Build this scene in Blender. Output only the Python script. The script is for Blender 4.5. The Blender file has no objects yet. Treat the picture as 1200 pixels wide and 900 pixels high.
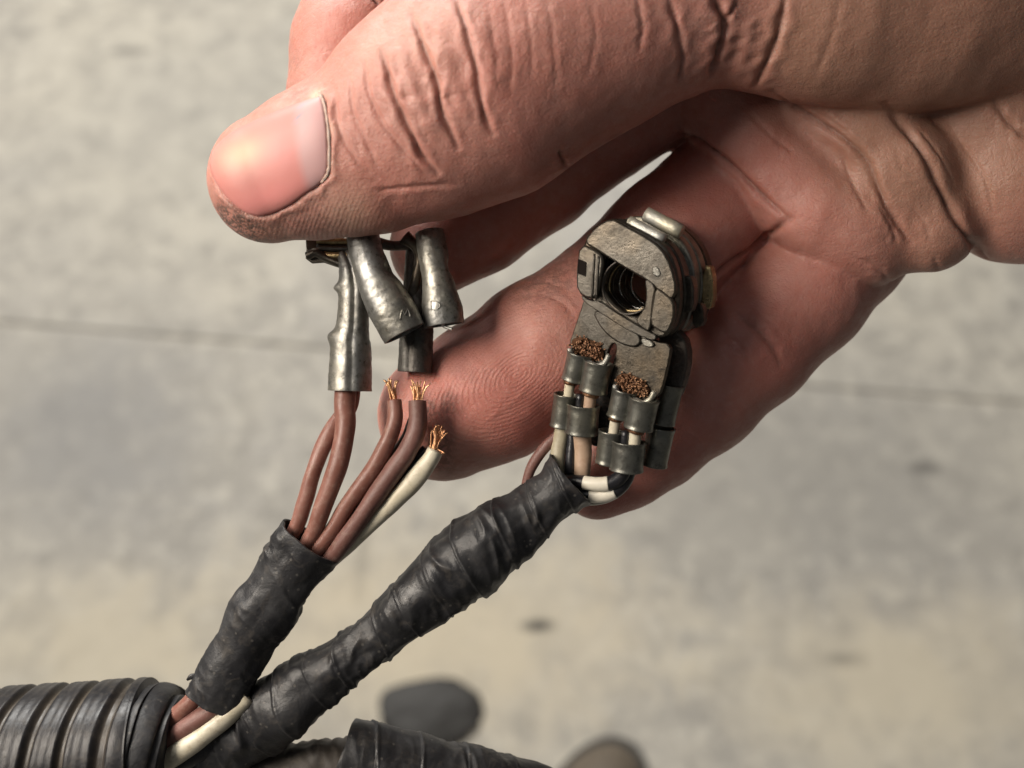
import bpy, bmesh, math, random
import numpy as np
from mathutils import Vector, Matrix, noise as mnoise
from mathutils.bvhtree import BVHTree

random.seed(7); rng = np.random.default_rng(7)
scene = bpy.context.scene
C = scene.collection

# ------------------------------------------------------------------ camera, light, exposure
S = 0.000125            # metres per unit of hand space (1/1200 of the frame width at the hand)
DP = 1300.0             # camera distance to the hand, in the same unit (0.1625 m)
CAM = Vector((0.0, 0.0, 1.22))
PITCH = math.radians(60)
cam_d = bpy.data.cameras.new('camera'); cam = bpy.data.objects.new('camera', cam_d); C.objects.link(cam)
cam.location = CAM; cam.rotation_euler = (math.radians(90) - PITCH, 0, 0)
cam_d.sensor_width = 36.0; cam_d.lens = 18.0 * DP / 600.0
cam_d.clip_start = 0.005; cam_d.clip_end = 60
cam_d.dof.use_dof = True; cam_d.dof.focus_distance = (DP - 20) * S; cam_d.dof.aperture_fstop = 15.5
scene.camera = cam
MC = Matrix.Translation(CAM) @ Matrix.Rotation(math.radians(90) - PITCH, 4, 'X')
MCn = np.array(MC)

world = bpy.data.worlds.new('World'); scene.world = world; world.use_nodes = True
bg = world.node_tree.nodes['Background']
bg.inputs[0].default_value = (0.78, 0.76, 0.74, 1); bg.inputs[1].default_value = 0.09

def cam_to_world(x, y, z):          # camera axes (x right, y up, z towards the viewer), metres
    return MC @ Vector((x, y, z))

def area(name, direction, dist, size, power, col):
    l = bpy.data.lights.new(name, 'AREA'); l.shape = 'RECTANGLE'; l.size, l.size_y = size
    l.energy = power; l.color = col
    o = bpy.data.objects.new(name, l); C.objects.link(o)
    tgt = cam_to_world(0, 0, -DP * S)
    d = Vector(direction).normalized()
    o.location = tgt + d * dist
    o.rotation_euler = (-d).to_track_quat('-Z', 'Y').to_euler()
    return o
# world directions: x right, y away from the viewer, z up
area('window_light', (-.35, .80, .52), 2.6, (1.3, 0.7), 92, (1.0, 0.97, 0.92))  # added light from behind: brightens the floor, leaves the palm dim
area('ceiling_lamp', (-0.45, -0.1, 1.5), 2.4, (1.3, 0.3), 2.6, (0.95, 0.96, 1.0))
_d = MC.to_3x3() @ Vector((-1850, 760, 1500)); _l = _d.length * S
area('work_lamp', _d, _l, (0.17, 0.13), 1.45, (1.0, 0.90, 0.78))  # added near light, no known source; puts the palm in the thumb's shade
scene.view_settings.view_transform = 'Standard'; scene.view_settings.look = 'None'
scene.view_settings.exposure = 0.0; scene.view_settings.gamma = 1.0

# ------------------------------------------------------------------ coordinates
def R(px, py, h=0.0):
    """hand space point seen at picture position px,py (of 1200x900), h units nearer than the focal plane"""
    k = 1 - h / DP
    return np.array([(px - 600) * k, (py - 450) * k, h], float)
def KR(h): return 1 - h / DP
def to_world(V):
    V = np.asarray(V, float).reshape(-1, 3)
    L = np.stack([V[:, 0] * S, -V[:, 1] * S, (V[:, 2] - DP) * S, np.ones(len(V))], 1)
    return (L @ MCn.T)[:, :3]
def floor_at(px, py):
    d = (MC.to_3x3() @ Vector(((px - 600), (450 - py), -DP))).normalized()
    return CAM + d * (-CAM.z / d.z)

# ------------------------------------------------------------------ objects
def props(o, label=None, cat=None, group=None, kind=None):
    if label: o['label'] = label
    if cat: o['category'] = cat
    if group: o['group'] = group
    if kind: o['kind'] = kind
    return o
def empty(name, at, label, cat, group=None):
    o = bpy.data.objects.new(name, None); C.objects.link(o)
    o.empty_display_size = 0.01
    o.location = at
    return props(o, label, cat, group)
def top(o):
    while o.parent: o = o.parent
    return o
def mk(name, V, F, mat, parent=None, smooth=True, recalc=True, angle=None, world_coords=False):
    W = np.asarray(V, float) if world_coords else to_world(V)
    org = np.array(top(parent).location) if parent else W.mean(0)
    me = bpy.data.meshes.new(name)
    me.from_pydata((W - org).tolist(), [], [list(map(int, f)) for f in F])
    if recalc:
        bm = bmesh.new(); bm.from_mesh(me)
        bmesh.ops.recalc_face_normals(bm, faces=bm.faces); bm.to_mesh(me); bm.free()
    me.materials.append(mat)
    if smooth:
        me.shade_smooth()
        if angle is not None: me.set_sharp_from_angle(angle=math.radians(angle))
    o = bpy.data.objects.new(name, me); C.objects.link(o)
    if parent: o.parent = parent
    else: o.location = org
    return o

def catmull(P, n):
    P = np.asarray(P, float)
    Q = np.vstack([2 * P[0] - P[1], P, 2 * P[-1] - P[-2]])
    m = len(P) - 1
    out = []
    for t in np.linspace(0, m, n):
        i = min(int(t), m - 1); u = t - i
        a, b, c, d = Q[i], Q[i + 1], Q[i + 2], Q[i + 3]
        out.append(0.5 * ((2 * b) + (-a + c) * u + (2 * a - 5 * b + 4 * c - d) * u * u + (-a + 3 * b - 3 * c + d) * u ** 3))
    return np.array(out)

def tube(ctrl, n=40, seg=20, sect=None, flat=1.0, axis_hint=(0, 0, 1), cap=True, cap_round=0.0):
    """ctrl rows px,py,h,r.  sect(s, th, r) -> radius.  flat scales the radius along the depth direction."""
    A = np.array([list(R(p[0], p[1], p[2])) + [p[3] * KR(p[2])] for p in ctrl])
    Q = catmull(A, n)
    P, r = Q[:, :3], Q[:, 3]
    T = np.gradient(P, axis=0); T /= np.linalg.norm(T, axis=1)[:, None]
    hint = np.array(axis_hint, float)
    arc = np.concatenate([[0], np.cumsum(np.linalg.norm(np.diff(P, axis=0), axis=1))])
    V = []
    for i in range(n):
        B = hint - T[i] * hint.dot(T[i]); B /= np.linalg.norm(B)      # towards the viewer
        Nn = np.cross(B, T[i])
        for j in range(seg):
            th = 2 * math.pi * j / seg
            rr = r[i] if sect is None else sect(arc[i], th, r[i])
            V.append(P[i] + rr * (math.cos(th) * Nn + math.sin(th) * B * flat))
    F = [(i * seg + j, i * seg + (j + 1) % seg, (i + 1) * seg + (j + 1) % seg, (i + 1) * seg + j)
         for i in range(n - 1) for j in range(seg)]
    V = np.array(V)
    if cap:
        V = np.vstack([V, P[0] - T[0] * cap_round, P[-1] + T[-1] * cap_round])
        a, b = len(V) - 2, len(V) - 1
        F += [(a, (j + 1) % seg, j) for j in range(seg)]
        F += [(b, (n - 1) * seg + j, (n - 1) * seg + (j + 1) % seg) for j in range(seg)]
    return V, F
def merge(parts):
    V = []; F = []; k = 0
    for v, f in parts:
        V.append(np.asarray(v)); F += [tuple(i + k for i in q) for q in f]; k += len(v)
    return np.vstack(V), F
def wire_obj(name, ctrl, mat, parent, n=40, seg=16, bump=0.09, **kw):
    sd = random.random() * 100
    def sect(s, th, r):
        return r * (1 + bump * mnoise.noise(Vector((s / 26, math.cos(th) * .8 + sd, math.sin(th) * .8))))
    V, F = tube(ctrl, n, seg, sect, **kw)
    return mk(name, V, F, mat, parent)

# ------------------------------------------------------------------ materials
class NT:
    def __init__(s, name):
        s.m = bpy.data.materials.new(name); s.m.use_nodes = True
        s.t = s.m.node_tree; s.p = s.t.nodes['Principled BSDF']
        s.tc = s.t.nodes.new('ShaderNodeTexCoord').outputs['Object']
    def n(s, kind, **kw):
        nd = s.t.nodes.new(kind)
        for k, v in kw.items(): setattr(nd, k, v)
        return nd
    def link(s, a, b): s.t.links.new(a, b)
    def setv(s, sock, v):
        if hasattr(v, 'is_linked') or hasattr(v, 'links'): s.link(v, sock)
        else: sock.default_value = v
    def noise(s, size, detail=4, rough=.55, dist=0.0, vec=None, stretch=None):
        """size: feature size in hand units"""
        nd = s.n('ShaderNodeTexNoise'); nd.inputs['Scale'].default_value = 1 / (size * S)
        nd.inputs['Detail'].default_value = detail; nd.inputs['Roughness'].default_value = rough
        nd.inputs['Distortion'].default_value = dist
        v = vec if vec is not None else s.tc
        if stretch:
            mp = s.n('ShaderNodeMapping'); mp.inputs['Scale'].default_value = stretch; s.link(v, mp.inputs[0]); v = mp.outputs[0]
        s.link(v, nd.inputs['Vector']); return nd.outputs['Fac']
    def voro(s, size, feature='F1', rnd=1.0):
        nd = s.n('ShaderNodeTexVoronoi', feature=feature); nd.inputs['Scale'].default_value = 1 / (size * S)
        nd.inputs['Randomness'].default_value = rnd
        s.link(s.tc, nd.inputs['Vector']); return nd.outputs['Distance']
    def ramp(s, fac, stops, interp='LINEAR'):
        nd = s.n('ShaderNodeValToRGB'); e = nd.color_ramp.elements; nd.color_ramp.interpolation = interp
        while len(e) > 1: e.remove(e[-1])
        for i, (p, c) in enumerate(stops):
            q = e[0] if i == 0 else e.new(p)
            q.position = p; q.color = (*(c if hasattr(c, '__len__') else (c, c, c)), 1)
        s.link(fac, nd.inputs[0]); return nd.outputs[0]
    def mix(s, f, a, b, mode='MIX'):
        nd = s.n('ShaderNodeMix', data_type='RGBA', blend_type=mode)
        s.setv(nd.inputs[0], f)
        for sock, v in ((nd.inputs[6], a), (nd.inputs[7], b)):
            if isinstance(v, tuple): sock.default_value = (*v, 1) if len(v) == 3 else v
            else: s.link(v, sock)
        return nd.outputs[2]
    def math(s, op, a, b=0.0, c=0.0):
        nd = s.n('ShaderNodeMath', operation=op)
        s.setv(nd.inputs[0], a); s.setv(nd.inputs[1], b); s.setv(nd.inputs[2], c); return nd.outputs[0]
    def attr(s, name):
        nd = s.n('ShaderNodeAttribute', attribute_name=name); return nd.outputs['Fac'], nd.outputs['Color']
    def bump(s, height, dist, strength=1.0, prev=None):
        nd = s.n('ShaderNodeBump'); nd.inputs['Strength'].default_value = strength
        nd.inputs['Distance'].default_value = dist * S
        s.link(height, nd.inputs['Height'])
        if prev is not None: s.link(prev, nd.inputs['Normal'])
        return nd.outputs[0]
    def set(s, **kw):
        names = dict(color='Base Color', rough='Roughness', metal='Metallic', normal='Normal', spec='Specular IOR Level',
                     sss='Subsurface Weight', coat='Coat Weight', coat_rough='Coat Roughness')
        for k, v in kw.items():
            sock = s.p.inputs[names[k]]
            if isinstance(v, tuple): sock.default_value = (*v, 1) if len(v) == 3 else v
            else: s.setv(sock, v)
        return s.m

def mat_skin():
    t = NT('skin')
    pink, _ = t.attr('pink'); dirt, _ = t.attr('dirt'); pale, _ = t.attr('pale'); dark, _ = t.attr('tan')
    n1 = t.noise(90, 3); n2 = t.noise(14, 4, .6); n3 = t.noise(5, 3, .6)
    c = t.mix(t.ramp(n1, [(.35, 0), (.65, 1)]), (.455, .205, .165), (.50, .25, .205))
    c = t.mix(t.math('MULTIPLY', t.ramp(n2, [(.42, 0), (.66, 1)]), .5), c, (.43, .165, .125))
    c = t.mix(t.math('MULTIPLY', pink, .75), c, (.54, .165, .13))
    c = t.mix(t.math('MULTIPLY', dark, .75), c, (.33, .185, .125))  # shade painted into the skin colour
    c = t.mix(t.math('MULTIPLY', pale, .7), c, (.66, .45, .34))
    c = t.mix(t.math('MULTIPLY', t.ramp(n3, [(.58, 0), (.75, 1)]), .18), c, (.72, .46, .36))
    dm = t.math('MULTIPLY', dirt, t.ramp(t.noise(7, 5, .75, .6), [(.44, 0), (.53, 1)]))
    c = t.mix(t.math('MULTIPLY', dm, .85), c, (.085, .06, .05))
    gr = t.attr('grime')[0]
    c = t.mix(t.math('MULTIPLY', gr, t.ramp(n2, [(.35, .25), (.6, .75)])), c, (.16, .07, .05))
    # relief: fine skin cells, cross-hatching, finger ridges
    v1 = t.voro(5.5, 'DISTANCE_TO_EDGE'); v1 = t.ramp(v1, [(0, 0), (.12, 1)])
    nb = t.bump(v1, .5, .22)
    kn = t.attr('knuckle')[0]
    wv = t.n('ShaderNodeTexVoronoi', feature='DISTANCE_TO_EDGE'); wv.inputs['Scale'].default_value = 1 / (15 * S)
    wm = t.n('ShaderNodeVectorMath', operation='ADD'); t.link(t.tc, wm.inputs[0])
    wn = t.n('ShaderNodeTexNoise'); wn.inputs['Scale'].default_value = 1 / (12 * S); t.link(t.tc, wn.inputs['Vector'])
    ws = t.n('ShaderNodeVectorMath', operation='SCALE'); t.link(wn.outputs['Color'], ws.inputs[0]); ws.inputs['Scale'].default_value = 22 * S
    t.link(ws.outputs[0], wm.inputs[1]); t.link(wm.outputs[0], wv.inputs['Vector'])
    wr = t.ramp(wv.outputs['Distance'], [(0, 0), (.10, 1)])
    nb = t.bump(t.math('MULTIPLY', t.math('SUBTRACT', wr, 1.0), t.math('ADD', kn, .25)), 1.2, .16, nb)
    nb = t.bump(n2, 1.6, .4, nb)
    nb = t.bump(t.noise(3.2, 3, .7), 1.0, .8, nb); nb = t.bump(t.noise(9, 4, .7, .5, stretch=(1, 1, 3)), 1.6, .45, nb)
    m = t.attr('ridge_mask')[0]; ph = t.attr('ridge_phase')[0]
    wob = t.math('MULTIPLY', t.noise(30, 2), 9.0)
    sn = t.math('SINE', t.math('ADD', ph, wob))
    nb = t.bump(t.math('MULTIPLY', t.math('MULTIPLY', sn, m), .5), .8, .32, nb)
    c = t.mix(t.math('MULTIPLY', t.math('MULTIPLY', t.math('GREATER_THAN', sn, .35), m), .07), c, (.78, .50, .40))
    rg = t.ramp(n2, [(.3, .38), (.7, .54)])
    t.p.inputs['Subsurface Radius'].default_value = (1.0, .32, .18)
    t.p.inputs['Subsurface Scale'].default_value = 0.0012
    return t.set(color=c, rough=rg, normal=nb, sss=0.32, spec=.5)
def mat_nail():
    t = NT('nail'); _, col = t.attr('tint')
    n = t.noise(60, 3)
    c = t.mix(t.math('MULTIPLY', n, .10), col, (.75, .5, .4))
    nb = t.bump(t.noise(9, 3, .6), .5, .4)
    t.p.inputs['Subsurface Radius'].default_value = (1.0, .4, .25)
    t.p.inputs['Subsurface Scale'].default_value = 0.0008
    return t.set(color=c, rough=.47, sss=.1, normal=nb, spec=.38)
def mat_metal(name, base, warm, rough=(.34, .55), blot=18, dirty=.35, metal=.85, rel=1.0, grain=4):
    t = NT(name)
    n1 = t.noise(blot, 6, .65, .3); n2 = t.noise(grain, 5, .75); n3 = t.noise(70, 2)
    c = t.mix(t.ramp(n3, [(.4, 0), (.6, 1)]), base, warm)
    c = t.mix(t.ramp(n1, [(.45, 0), (.72, 1)]), c, tuple(x * .5 for x in base))
    c = t.mix(t.math('MULTIPLY', t.ramp(n2, [(.53, 0), (.68, 1)]), dirty), c, (.05, .042, .034))
    pit = t.noise(2.2, 3, .7)
    nb = t.bump(n1, 1.6, .5 * rel); nb = t.bump(n2, 1.1, .7 * rel, nb); nb = t.bump(pit, .5, .6 * rel, nb)
    return t.set(color=c, rough=t.ramp(n1, [(.3, rough[0]), (.7, rough[1])]), metal=metal, normal=nb)
def mat_plastic(name, a, b, rough=.45, scuff=(.3, .24, .2), amt=.4, bsize=10, coat=0.0):
    t = NT(name)
    n1 = t.noise(40, 4, .6); n2 = t.noise(9, 5, .7); n3 = t.noise(4, 4, .7)
    c = t.mix(t.ramp(n1, [(.35, 0), (.65, 1)]), a, b)
    c = t.mix(t.math('MULTIPLY', t.ramp(n2, [(.5, 0), (.7, 1)]), amt), c, scuff)
    nb = t.bump(n2, 1.2, .35); nb = t.bump(n3, .6, .35, nb)
    return t.set(color=c, rough=t.ramp(n2, [(.3, rough - .08), (.7, rough + .14)]), normal=nb, coat=coat)
def mat_tape():
    t = NT('black_tape')
    n1 = t.noise(60, 4, .6, .4); n2 = t.noise(16, 5, .65, .6); n3 = t.noise(3.5, 4, .7)
    c = t.mix(t.ramp(n1, [(.4, 0), (.62, 1)]), (.016, .016, .018), (.032, .032, .034))
    c = t.mix(t.math('MULTIPLY', t.ramp(n2, [(.52, 0), (.72, 1)]), .6), c, (.075, .066, .058))
    sp = t.ramp(t.voro(13), [(0, 1), (.10, 1), (.15, 0)])
    c = t.mix(t.math('MULTIPLY', sp, .22), c, (.25, .23, .2))
    nb = t.bump(n2, 1.6, .4); nb = t.bump(t.noise(34, 3, .5, .8), 4, .4, nb); nb = t.bump(n3, .5, .4, nb)
    return t.set(color=c, rough=t.ramp(n1, [(.3, .33), (.65, .56)]), normal=nb, spec=.4)

SKIN = mat_skin(); NAIL = mat_nail()
TAPE = mat_tape()
ZINC = mat_metal('tinned_metal', (.29, .29, .28), (.34, .325, .28), (.36, .54), 18, .7, rel=.5, grain=7)
ZINC_DULL = mat_metal('dull_tinned_metal', (.115, .105, .09), (.14, .112, .08), (.26, .46), 22, .95, rel=.45, grain=8)
ZINC_DARK = mat_metal('dark_tarnished_metal', (.13, .125, .115), (.12, .10, .085), (.38, .55), 14, .6)  # darker metal for parts behind and between the others
PALE_METAL = mat_metal('pale_plated_metal', (.62, .62, .58), (.62, .58, .44), (.35, .5), 20, .15, .6)
BRASS = mat_metal('brass', (.55, .42, .22), (.45, .33, .18), (.25, .4), 12, .5)
SPRING = mat_metal('bright_spring_metal', (.75, .73, .68), (.7, .68, .6), (.2, .3), 30, .1, 1.0)
COPPER = mat_metal('copper', (.80, .42, .22), (.88, .54, .30), (.25, .36), 9, .12, .85)
OLD_COPPER = mat_metal('tarnished_copper', (.20, .10, .055), (.32, .18, .10), (.3, .5), 6, .5, .8)
BROWN = mat_plastic('brown_insulation', (.185, .075, .055), (.235, .105, .08), .42, (.30, .19, .15), .6)
BROWN2 = mat_plastic('dull_brown_insulation', (.14, .062, .05), (.19, .09, .075), .5, (.25, .17, .14), .5)
CREAM = mat_plastic('cream_insulation', (.60, .54, .40), (.66, .61, .49), .4, (.30, .23, .14), .45)
IVORY = mat_plastic('white_insulation', (.74, .69, .56), (.76, .72, .62), .35, (.5, .42, .3), .2)
BLACKW = mat_plastic('black_insulation', (.012, .012, .014), (.02, .02, .024), .3, (.08, .07, .07), .3)
OLIVE = mat_plastic('olive_stained_insulation', (.33, .29, .19), (.40, .36, .26), .5, (.2, .15, .09), .4)
TANW = mat_plastic('tan_insulation', (.42, .29, .20), (.50, .36, .26), .45, (.3, .16, .1), .4)

# ------------------------------------------------------------------ concrete floor with its joint
def build_floor():
    t = NT('concrete')
    tc = t.tc
    def nz(size_m, detail=5, rough=.6, dist=0.0, stretch=None): return t.noise(size_m / S, detail, rough, dist, stretch=stretch)
    big = nz(.38, 3, .55, .4); mid = nz(.062, 5, .65, .6); sm = nz(.028, 5, .7); fine = nz(.004, 4, .7)
    c = t.mix(t.ramp(big, [(.38, 0), (.62, 1)]), (.50, .47, .42), (.68, .63, .53))
    c = t.mix(t.math('MULTIPLY', t.ramp(mid, [(.42, 0), (.62, 1)]), .6), c, (.38, .355, .315))
    c = t.mix(t.math('MULTIPLY', t.ramp(sm, [(.50, 0), (.62, 1)]), .5), c, (.80, .75, .64))
    c = t.mix(t.math('MULTIPLY', t.ramp(nz(.034, 5, .65, .8), [(.54, 0), (.66, 1)]), .55), c, (.30, .28, .25))
    c = t.mix(t.math('MULTIPLY', t.ramp(fine, [(.5, 0), (.7, 1)]), .25), c, (.22, .21, .19))
    def patch(px, py, rx, ry, col, amt, soft=.8):
        nonlocal c
        p = floor_at(px, py)
        mp = t.n('ShaderNodeMapping', vector_type='POINT'); t.link(tc, mp.inputs[0])
        mp.inputs['Location'].default_value = (-p.x / rx, -p.y / ry, 0); mp.inputs['Scale'].default_value = (1 / rx, 1 / ry, 1)
        ln = t.n('ShaderNodeVectorMath', operation='LENGTH'); t.link(mp.outputs[0], ln.inputs[0])
        d = t.math('ADD', ln.outputs['Value'], t.math('MULTIPLY', t.math('SUBTRACT', mid, .5), 1.3))
        f = t.ramp(d, [(1 - soft, 1), (1, 0)])
        c = t.mix(t.math('MULTIPLY', f, amt), c, col)
    patch(90, 500, .22, .20, (.33, .32, .31), .7)        # grey area left of the wires
    patch(930, 560, .38, .20, (.36, .34, .305), .55)
    patch(500, 740, .34, .16, (.74, .645, .48), .85)       # cream area
    patch(1050, 800, .28, .13, (.70, .62, .47), .75)
    patch(120, 760, .22, .12, (.70, .62, .47), .75)
    patch(200, 150, .35, .30, (.56, .53, .46), .4)
    patch(700, 200, .2, .2, (.55, .54, .53), .5)
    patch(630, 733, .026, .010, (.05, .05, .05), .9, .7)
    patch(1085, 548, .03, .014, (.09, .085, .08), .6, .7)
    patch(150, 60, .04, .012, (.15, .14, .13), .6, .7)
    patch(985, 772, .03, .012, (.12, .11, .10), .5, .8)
    patch(425, 640, .012, .09, (.30, .27, .22), .5, .9)
    nb = t.bump(sm, 14, .5); nb = t.bump(fine, 5, .5, nb)
    m = t.set(color=c, rough=.72, normal=nb, spec=.3)
    a, b = floor_at(0, 380), floor_at(1200, 474)
    d = (b - a); d.z = 0; d.normalize(); nrm = Vector((-d.y, d.x, 0))
    w, dep, bev = .0035, .0035, .003
    prof = [(-9, 0), (-w - bev, 0), (-w, -bev * .7), (-w * .8, -dep), (w * .8, -dep), (w, -bev * .7), (w + bev, 0), (9, 0)]
    V = []; F = []
    nx = 61
    for i in range(nx):
        u = (i / (nx - 1) - .5) * 18
        wob = .0012 * math.sin(u * 9) + .0009 * math.sin(u * 31 + 1)
        for k, (q, z) in enumerate(prof):
            p = a + d * u + nrm * (q + (wob if 0 < k < 7 else 0)); V.append((p.x, p.y, z))
    k = len(prof)
    for i in range(nx - 1):
        for j in range(k - 1): F.append((i * k + j, i * k + j + 1, (i + 1) * k + j + 1, (i + 1) * k + j))
    me = bpy.data.meshes.new('concrete_floor'); me.from_pydata(V, [], F); me.materials.append(m); me.update()
    if me.polygons[0].normal.z < 0: me.flip_normals()
    o = bpy.data.objects.new('concrete_floor', me); C.objects.link(o)
    props(o, kind='structure', label='mottled grey and cream concrete floor with a straight saw-cut joint')
build_floor()

def lump(name, px, py, rx, ry, rz, mat, seed, label, cat, rot=0, flat=True):
    p = floor_at(px, py)
    bm = bmesh.new(); bmesh.ops.create_icosphere(bm, subdivisions=5, radius=1)
    for v in bm.verts:
        n = mnoise.fractal(v.co * 1.6 + Vector((seed, 0, 0)), 1.0, 2.0, 4)
        v.co *= 1 + .16 * n
        v.co = Vector((v.co.x * rx, v.co.y * ry, max(v.co.z * rz, -rz * .35) + rz * .35))
    me = bpy.data.meshes.new(name); bm.to_mesh(me); bm.free(); me.materials.append(mat); me.shade_smooth()
    o = bpy.data.objects.new(name, me); C.objects.link(o); o.location = p; o.rotation_euler = (0, 0, rot)
    props(o, label, cat)
    return o
RUBBER = mat_plastic('dark_rubber', (.04, .038, .036), (.06, .056, .05), .6, (.07, .065, .06), .4)
LEATHER = mat_plastic('worn_brown_leather', (.12, .095, .07), (.19, .155, .115), .6, (.06, .05, .04), .4)
lump('rubber_scrap', 505, 836, .058, .038, .009, RUBBER, 3.1, 'dark blurred rounded scrap on the floor behind the lower taped cable', 'scrap', .1)  # flat dark rounded form lying on the floor
def boot():
    root = empty('work_boot', floor_at(678, 903), 'out-of-focus brown boot toe with black rim on the floor at the bottom edge', 'boot')
    org = np.array(root.location)
    rot = math.radians(-30); cr, sr = math.cos(rot), math.sin(rot)
    def shell(z0, z1, grow, bulge, L=.24):
        V = []; F = []; n = 48; lev = 10
        for i in range(lev):
            f = i / (lev - 1); z = z0 + (z1 - z0) * f
            sc = (1 + grow) * (1 - bulge * f * f)
            for j in range(n):
                a = 2 * math.pi * j / n
                x = math.cos(a) * .047 * sc; y = math.sin(a) * (.075 if math.sin(a) > 0 else L) * sc
                x, y = x * cr - y * sr, x * sr + y * cr
                V.append((org[0] + x + .012, org[1] + y - .045, z))
        for i in range(lev - 1):
            for j in range(n): F.append((i * n + j, i * n + (j + 1) % n, (i + 1) * n + (j + 1) % n, (i + 1) * n + j))
        F.append(tuple(range(n))); F.append(tuple((lev - 1) * n + j for j in range(n)))
        return V, F
    mk('sole', *shell(0.0, .022, .12, .02), RUBBER, root, world_coords=True, angle=40)
    mk('upper', *shell(.0222, .06, -.02, .55), LEATHER, root, world_coords=True, angle=40)
boot()

# ------------------------------------------------------------------ the hand: one implicit surface
def build_hand():
    step = 4.0
    lo = np.array([-400, -560, -330.]); hi = np.array([1110, 190, 200.])
    dims = np.ceil((hi - lo) / step).astype(int)
    ax = [lo[i] + step * np.arange(dims[i]) for i in range(3)]
    FULL = np.full(dims, 60.0, np.float32)
    def chain(pts, fz=1.0, k=16):
        """pts rows px,py,h,r -> field on the whole grid (evaluated near the chain only)"""
        G = np.full(dims, 60.0, np.float32)
        P = [(R(a, b, h), r * KR(h)) for a, b, h, r in pts]
        for (p, ra), (q, rb) in zip(P[:-1], P[1:]):
            m = max(ra, rb) + 45
            l = np.minimum(p, q) - m; u = np.maximum(p, q) + m
            i0 = np.clip(((l - lo) / step).astype(int), 0, dims - 1); i1 = np.clip(((u - lo) / step).astype(int) + 2, 1, dims)
            if (i1 <= i0).any(): continue
            sl = tuple(slice(i0[i], i1[i]) for i in range(3))
            X, Y, Z = np.meshgrid(ax[0][sl[0]], ax[1][sl[1]], ax[2][sl[2]], indexing='ij', sparse=True)
            d = q - p; dz = d[2] / fz; L = d[0] ** 2 + d[1] ** 2 + dz ** 2
            wx, wy, wz = X - p[0], Y - p[1], (Z - p[2]) / fz
            t = np.clip((wx * d[0] + wy * d[1] + wz * dz) / L, 0, 1)
            D = np.sqrt((wx - t * d[0]) ** 2 + (wy - t * d[1]) ** 2 + (wz - t * dz) ** 2) - (ra + (rb - ra) * t)
            D = D.astype(np.float32)
            g = G[sl]; hh = np.maximum(k - np.abs(g - D), 0) / k
            G[sl] = np.minimum(g, D) - hh * hh * k * .25
        return G
    def smin(a, b, k):
        h = np.maximum(k - np.abs(a - b), 0) / k
        return np.minimum(a, b) - h * h * k * .25
    thumb = chain([(319, 209, 62, 76), (375, 190, 66, 88), (430, 173, 70, 100), (500, 132, 74, 126), (560, 98, 74, 138),
                   (620, 62, 70, 133), (690, 28, 62, 128), (780, -22, 50, 133), (835, -50, 44, 137)], .80, 14)
    thenar = chain([(880, -48, 50, 152), (960, -58, 44, 176), (1060, -58, 26, 184), (1220, -70, -10, 190), (1500, -70, -70, 200)], .62, 20)
    index = chain([(900, 80, -100, 70), (760, 30, -165, 74), (620, -30, -215, 74), (500, -60, -180, 76),
                   (440, -20, -135, 74), (412, 55, -96, 70), (398, 108, -82, 62)], 1.0, 10)
    middle = chain([(905, 120, -110, 72), (800, 80, -112, 76), (705, 128, -112, 82), (630, 198, -98, 72), (560, 258, -88, 64), (512, 290, -80, 56)], 1.0, 9)
    ring = chain([(960, 140, -160, 78), (870, 208, -135, 77), (785, 288, -100, 79), (700, 370, -84, 80), (640, 412, -76, 86), (575, 458, -70, 84), (520, 487, -66, 77)], .92, 14)
    pinky = chain([(1040, 235, -150, 66), (995, 288, -122, 70), (940, 345, -100, 74), (880, 404, -92, 73), (820, 460, -86, 71), (762, 508, -80, 66), (728, 538, -76, 59), (702, 558, -74, 50)], .92, 14)
    pads = chain([(840, 95, -66, 62), (880, 160, -72, 60), (925, 212, -66, 58), (962, 250, -52, 56), (1000, 264, -54, 60), (1022, 278, -58, 56)], .9, 20)
    fold = chain([(960, 100, -40, 62), (1010, 140, -34, 60), (1055, 200, -34, 60), (1088, 262, -44, 58)], .85, 20)
    heel = chain([(1110, 60, -62, 100), (1160, 125, -62, 95), (1196, 205, -66, 100), (1400, 190, -90, 120)], .85, 20)
    back = chain([(880, 60, -150, 92), (1000, 120, -160, 120), (1100, 130, -165, 140), (1300, 120, -165, 175), (1600, 60, -165, 190)], .75, 30)
    palm = smin(smin(pads, fold, 16), heel, 20); palm = smin(palm, back, 30); palm = smin(palm, thenar, 8)
    Fd = FULL
    Fd = smin(palm, index, 8); Fd = smin(Fd, middle, 6); Fd = smin(Fd, ring, 4); Fd = smin(Fd, pinky, 2)
    # palm and fingers just touch along sharp folds; the thumb meets the thenar at its crease
    Fd = smin(Fd, thumb, 10)
    # --- surface nets
    ins = Fd < 0
    c = [ins[a:dims[0] - 1 + a, b:dims[1] - 1 + b, d:dims[2] - 1 + d] for a in (0, 1) for b in (0, 1) for d in (0, 1)]
    s = sum(x.astype(np.int8) for x in c); act = (s > 0) & (s < 8)
    idx = np.full(act.shape, -1, np.int64); cells = np.argwhere(act); idx[act] = np.arange(len(cells))
    acc = np.zeros((len(cells), 3)); cnt = np.zeros(len(cells))
    offs = [(a, b, d) for a in (0, 1) for b in (0, 1) for d in (0, 1)]
    vals = {o: Fd[cells[:, 0] + o[0], cells[:, 1] + o[1], cells[:, 2] + o[2]] for o in offs}
    for o in offs:
        for axn in range(3):
            if o[axn] == 0:
                q = list(o); q[axn] = 1; q = tuple(q)
                fa, fb = vals[o], vals[q]; m = (fa < 0) != (fb < 0)
                t = np.where(m, fa / np.where(m, fa - fb, 1), 0)
                p = np.repeat(np.array(o, float)[None], len(cells), 0); p[:, axn] += t
                acc[m] += p[m]; cnt[m] += 1
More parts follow.
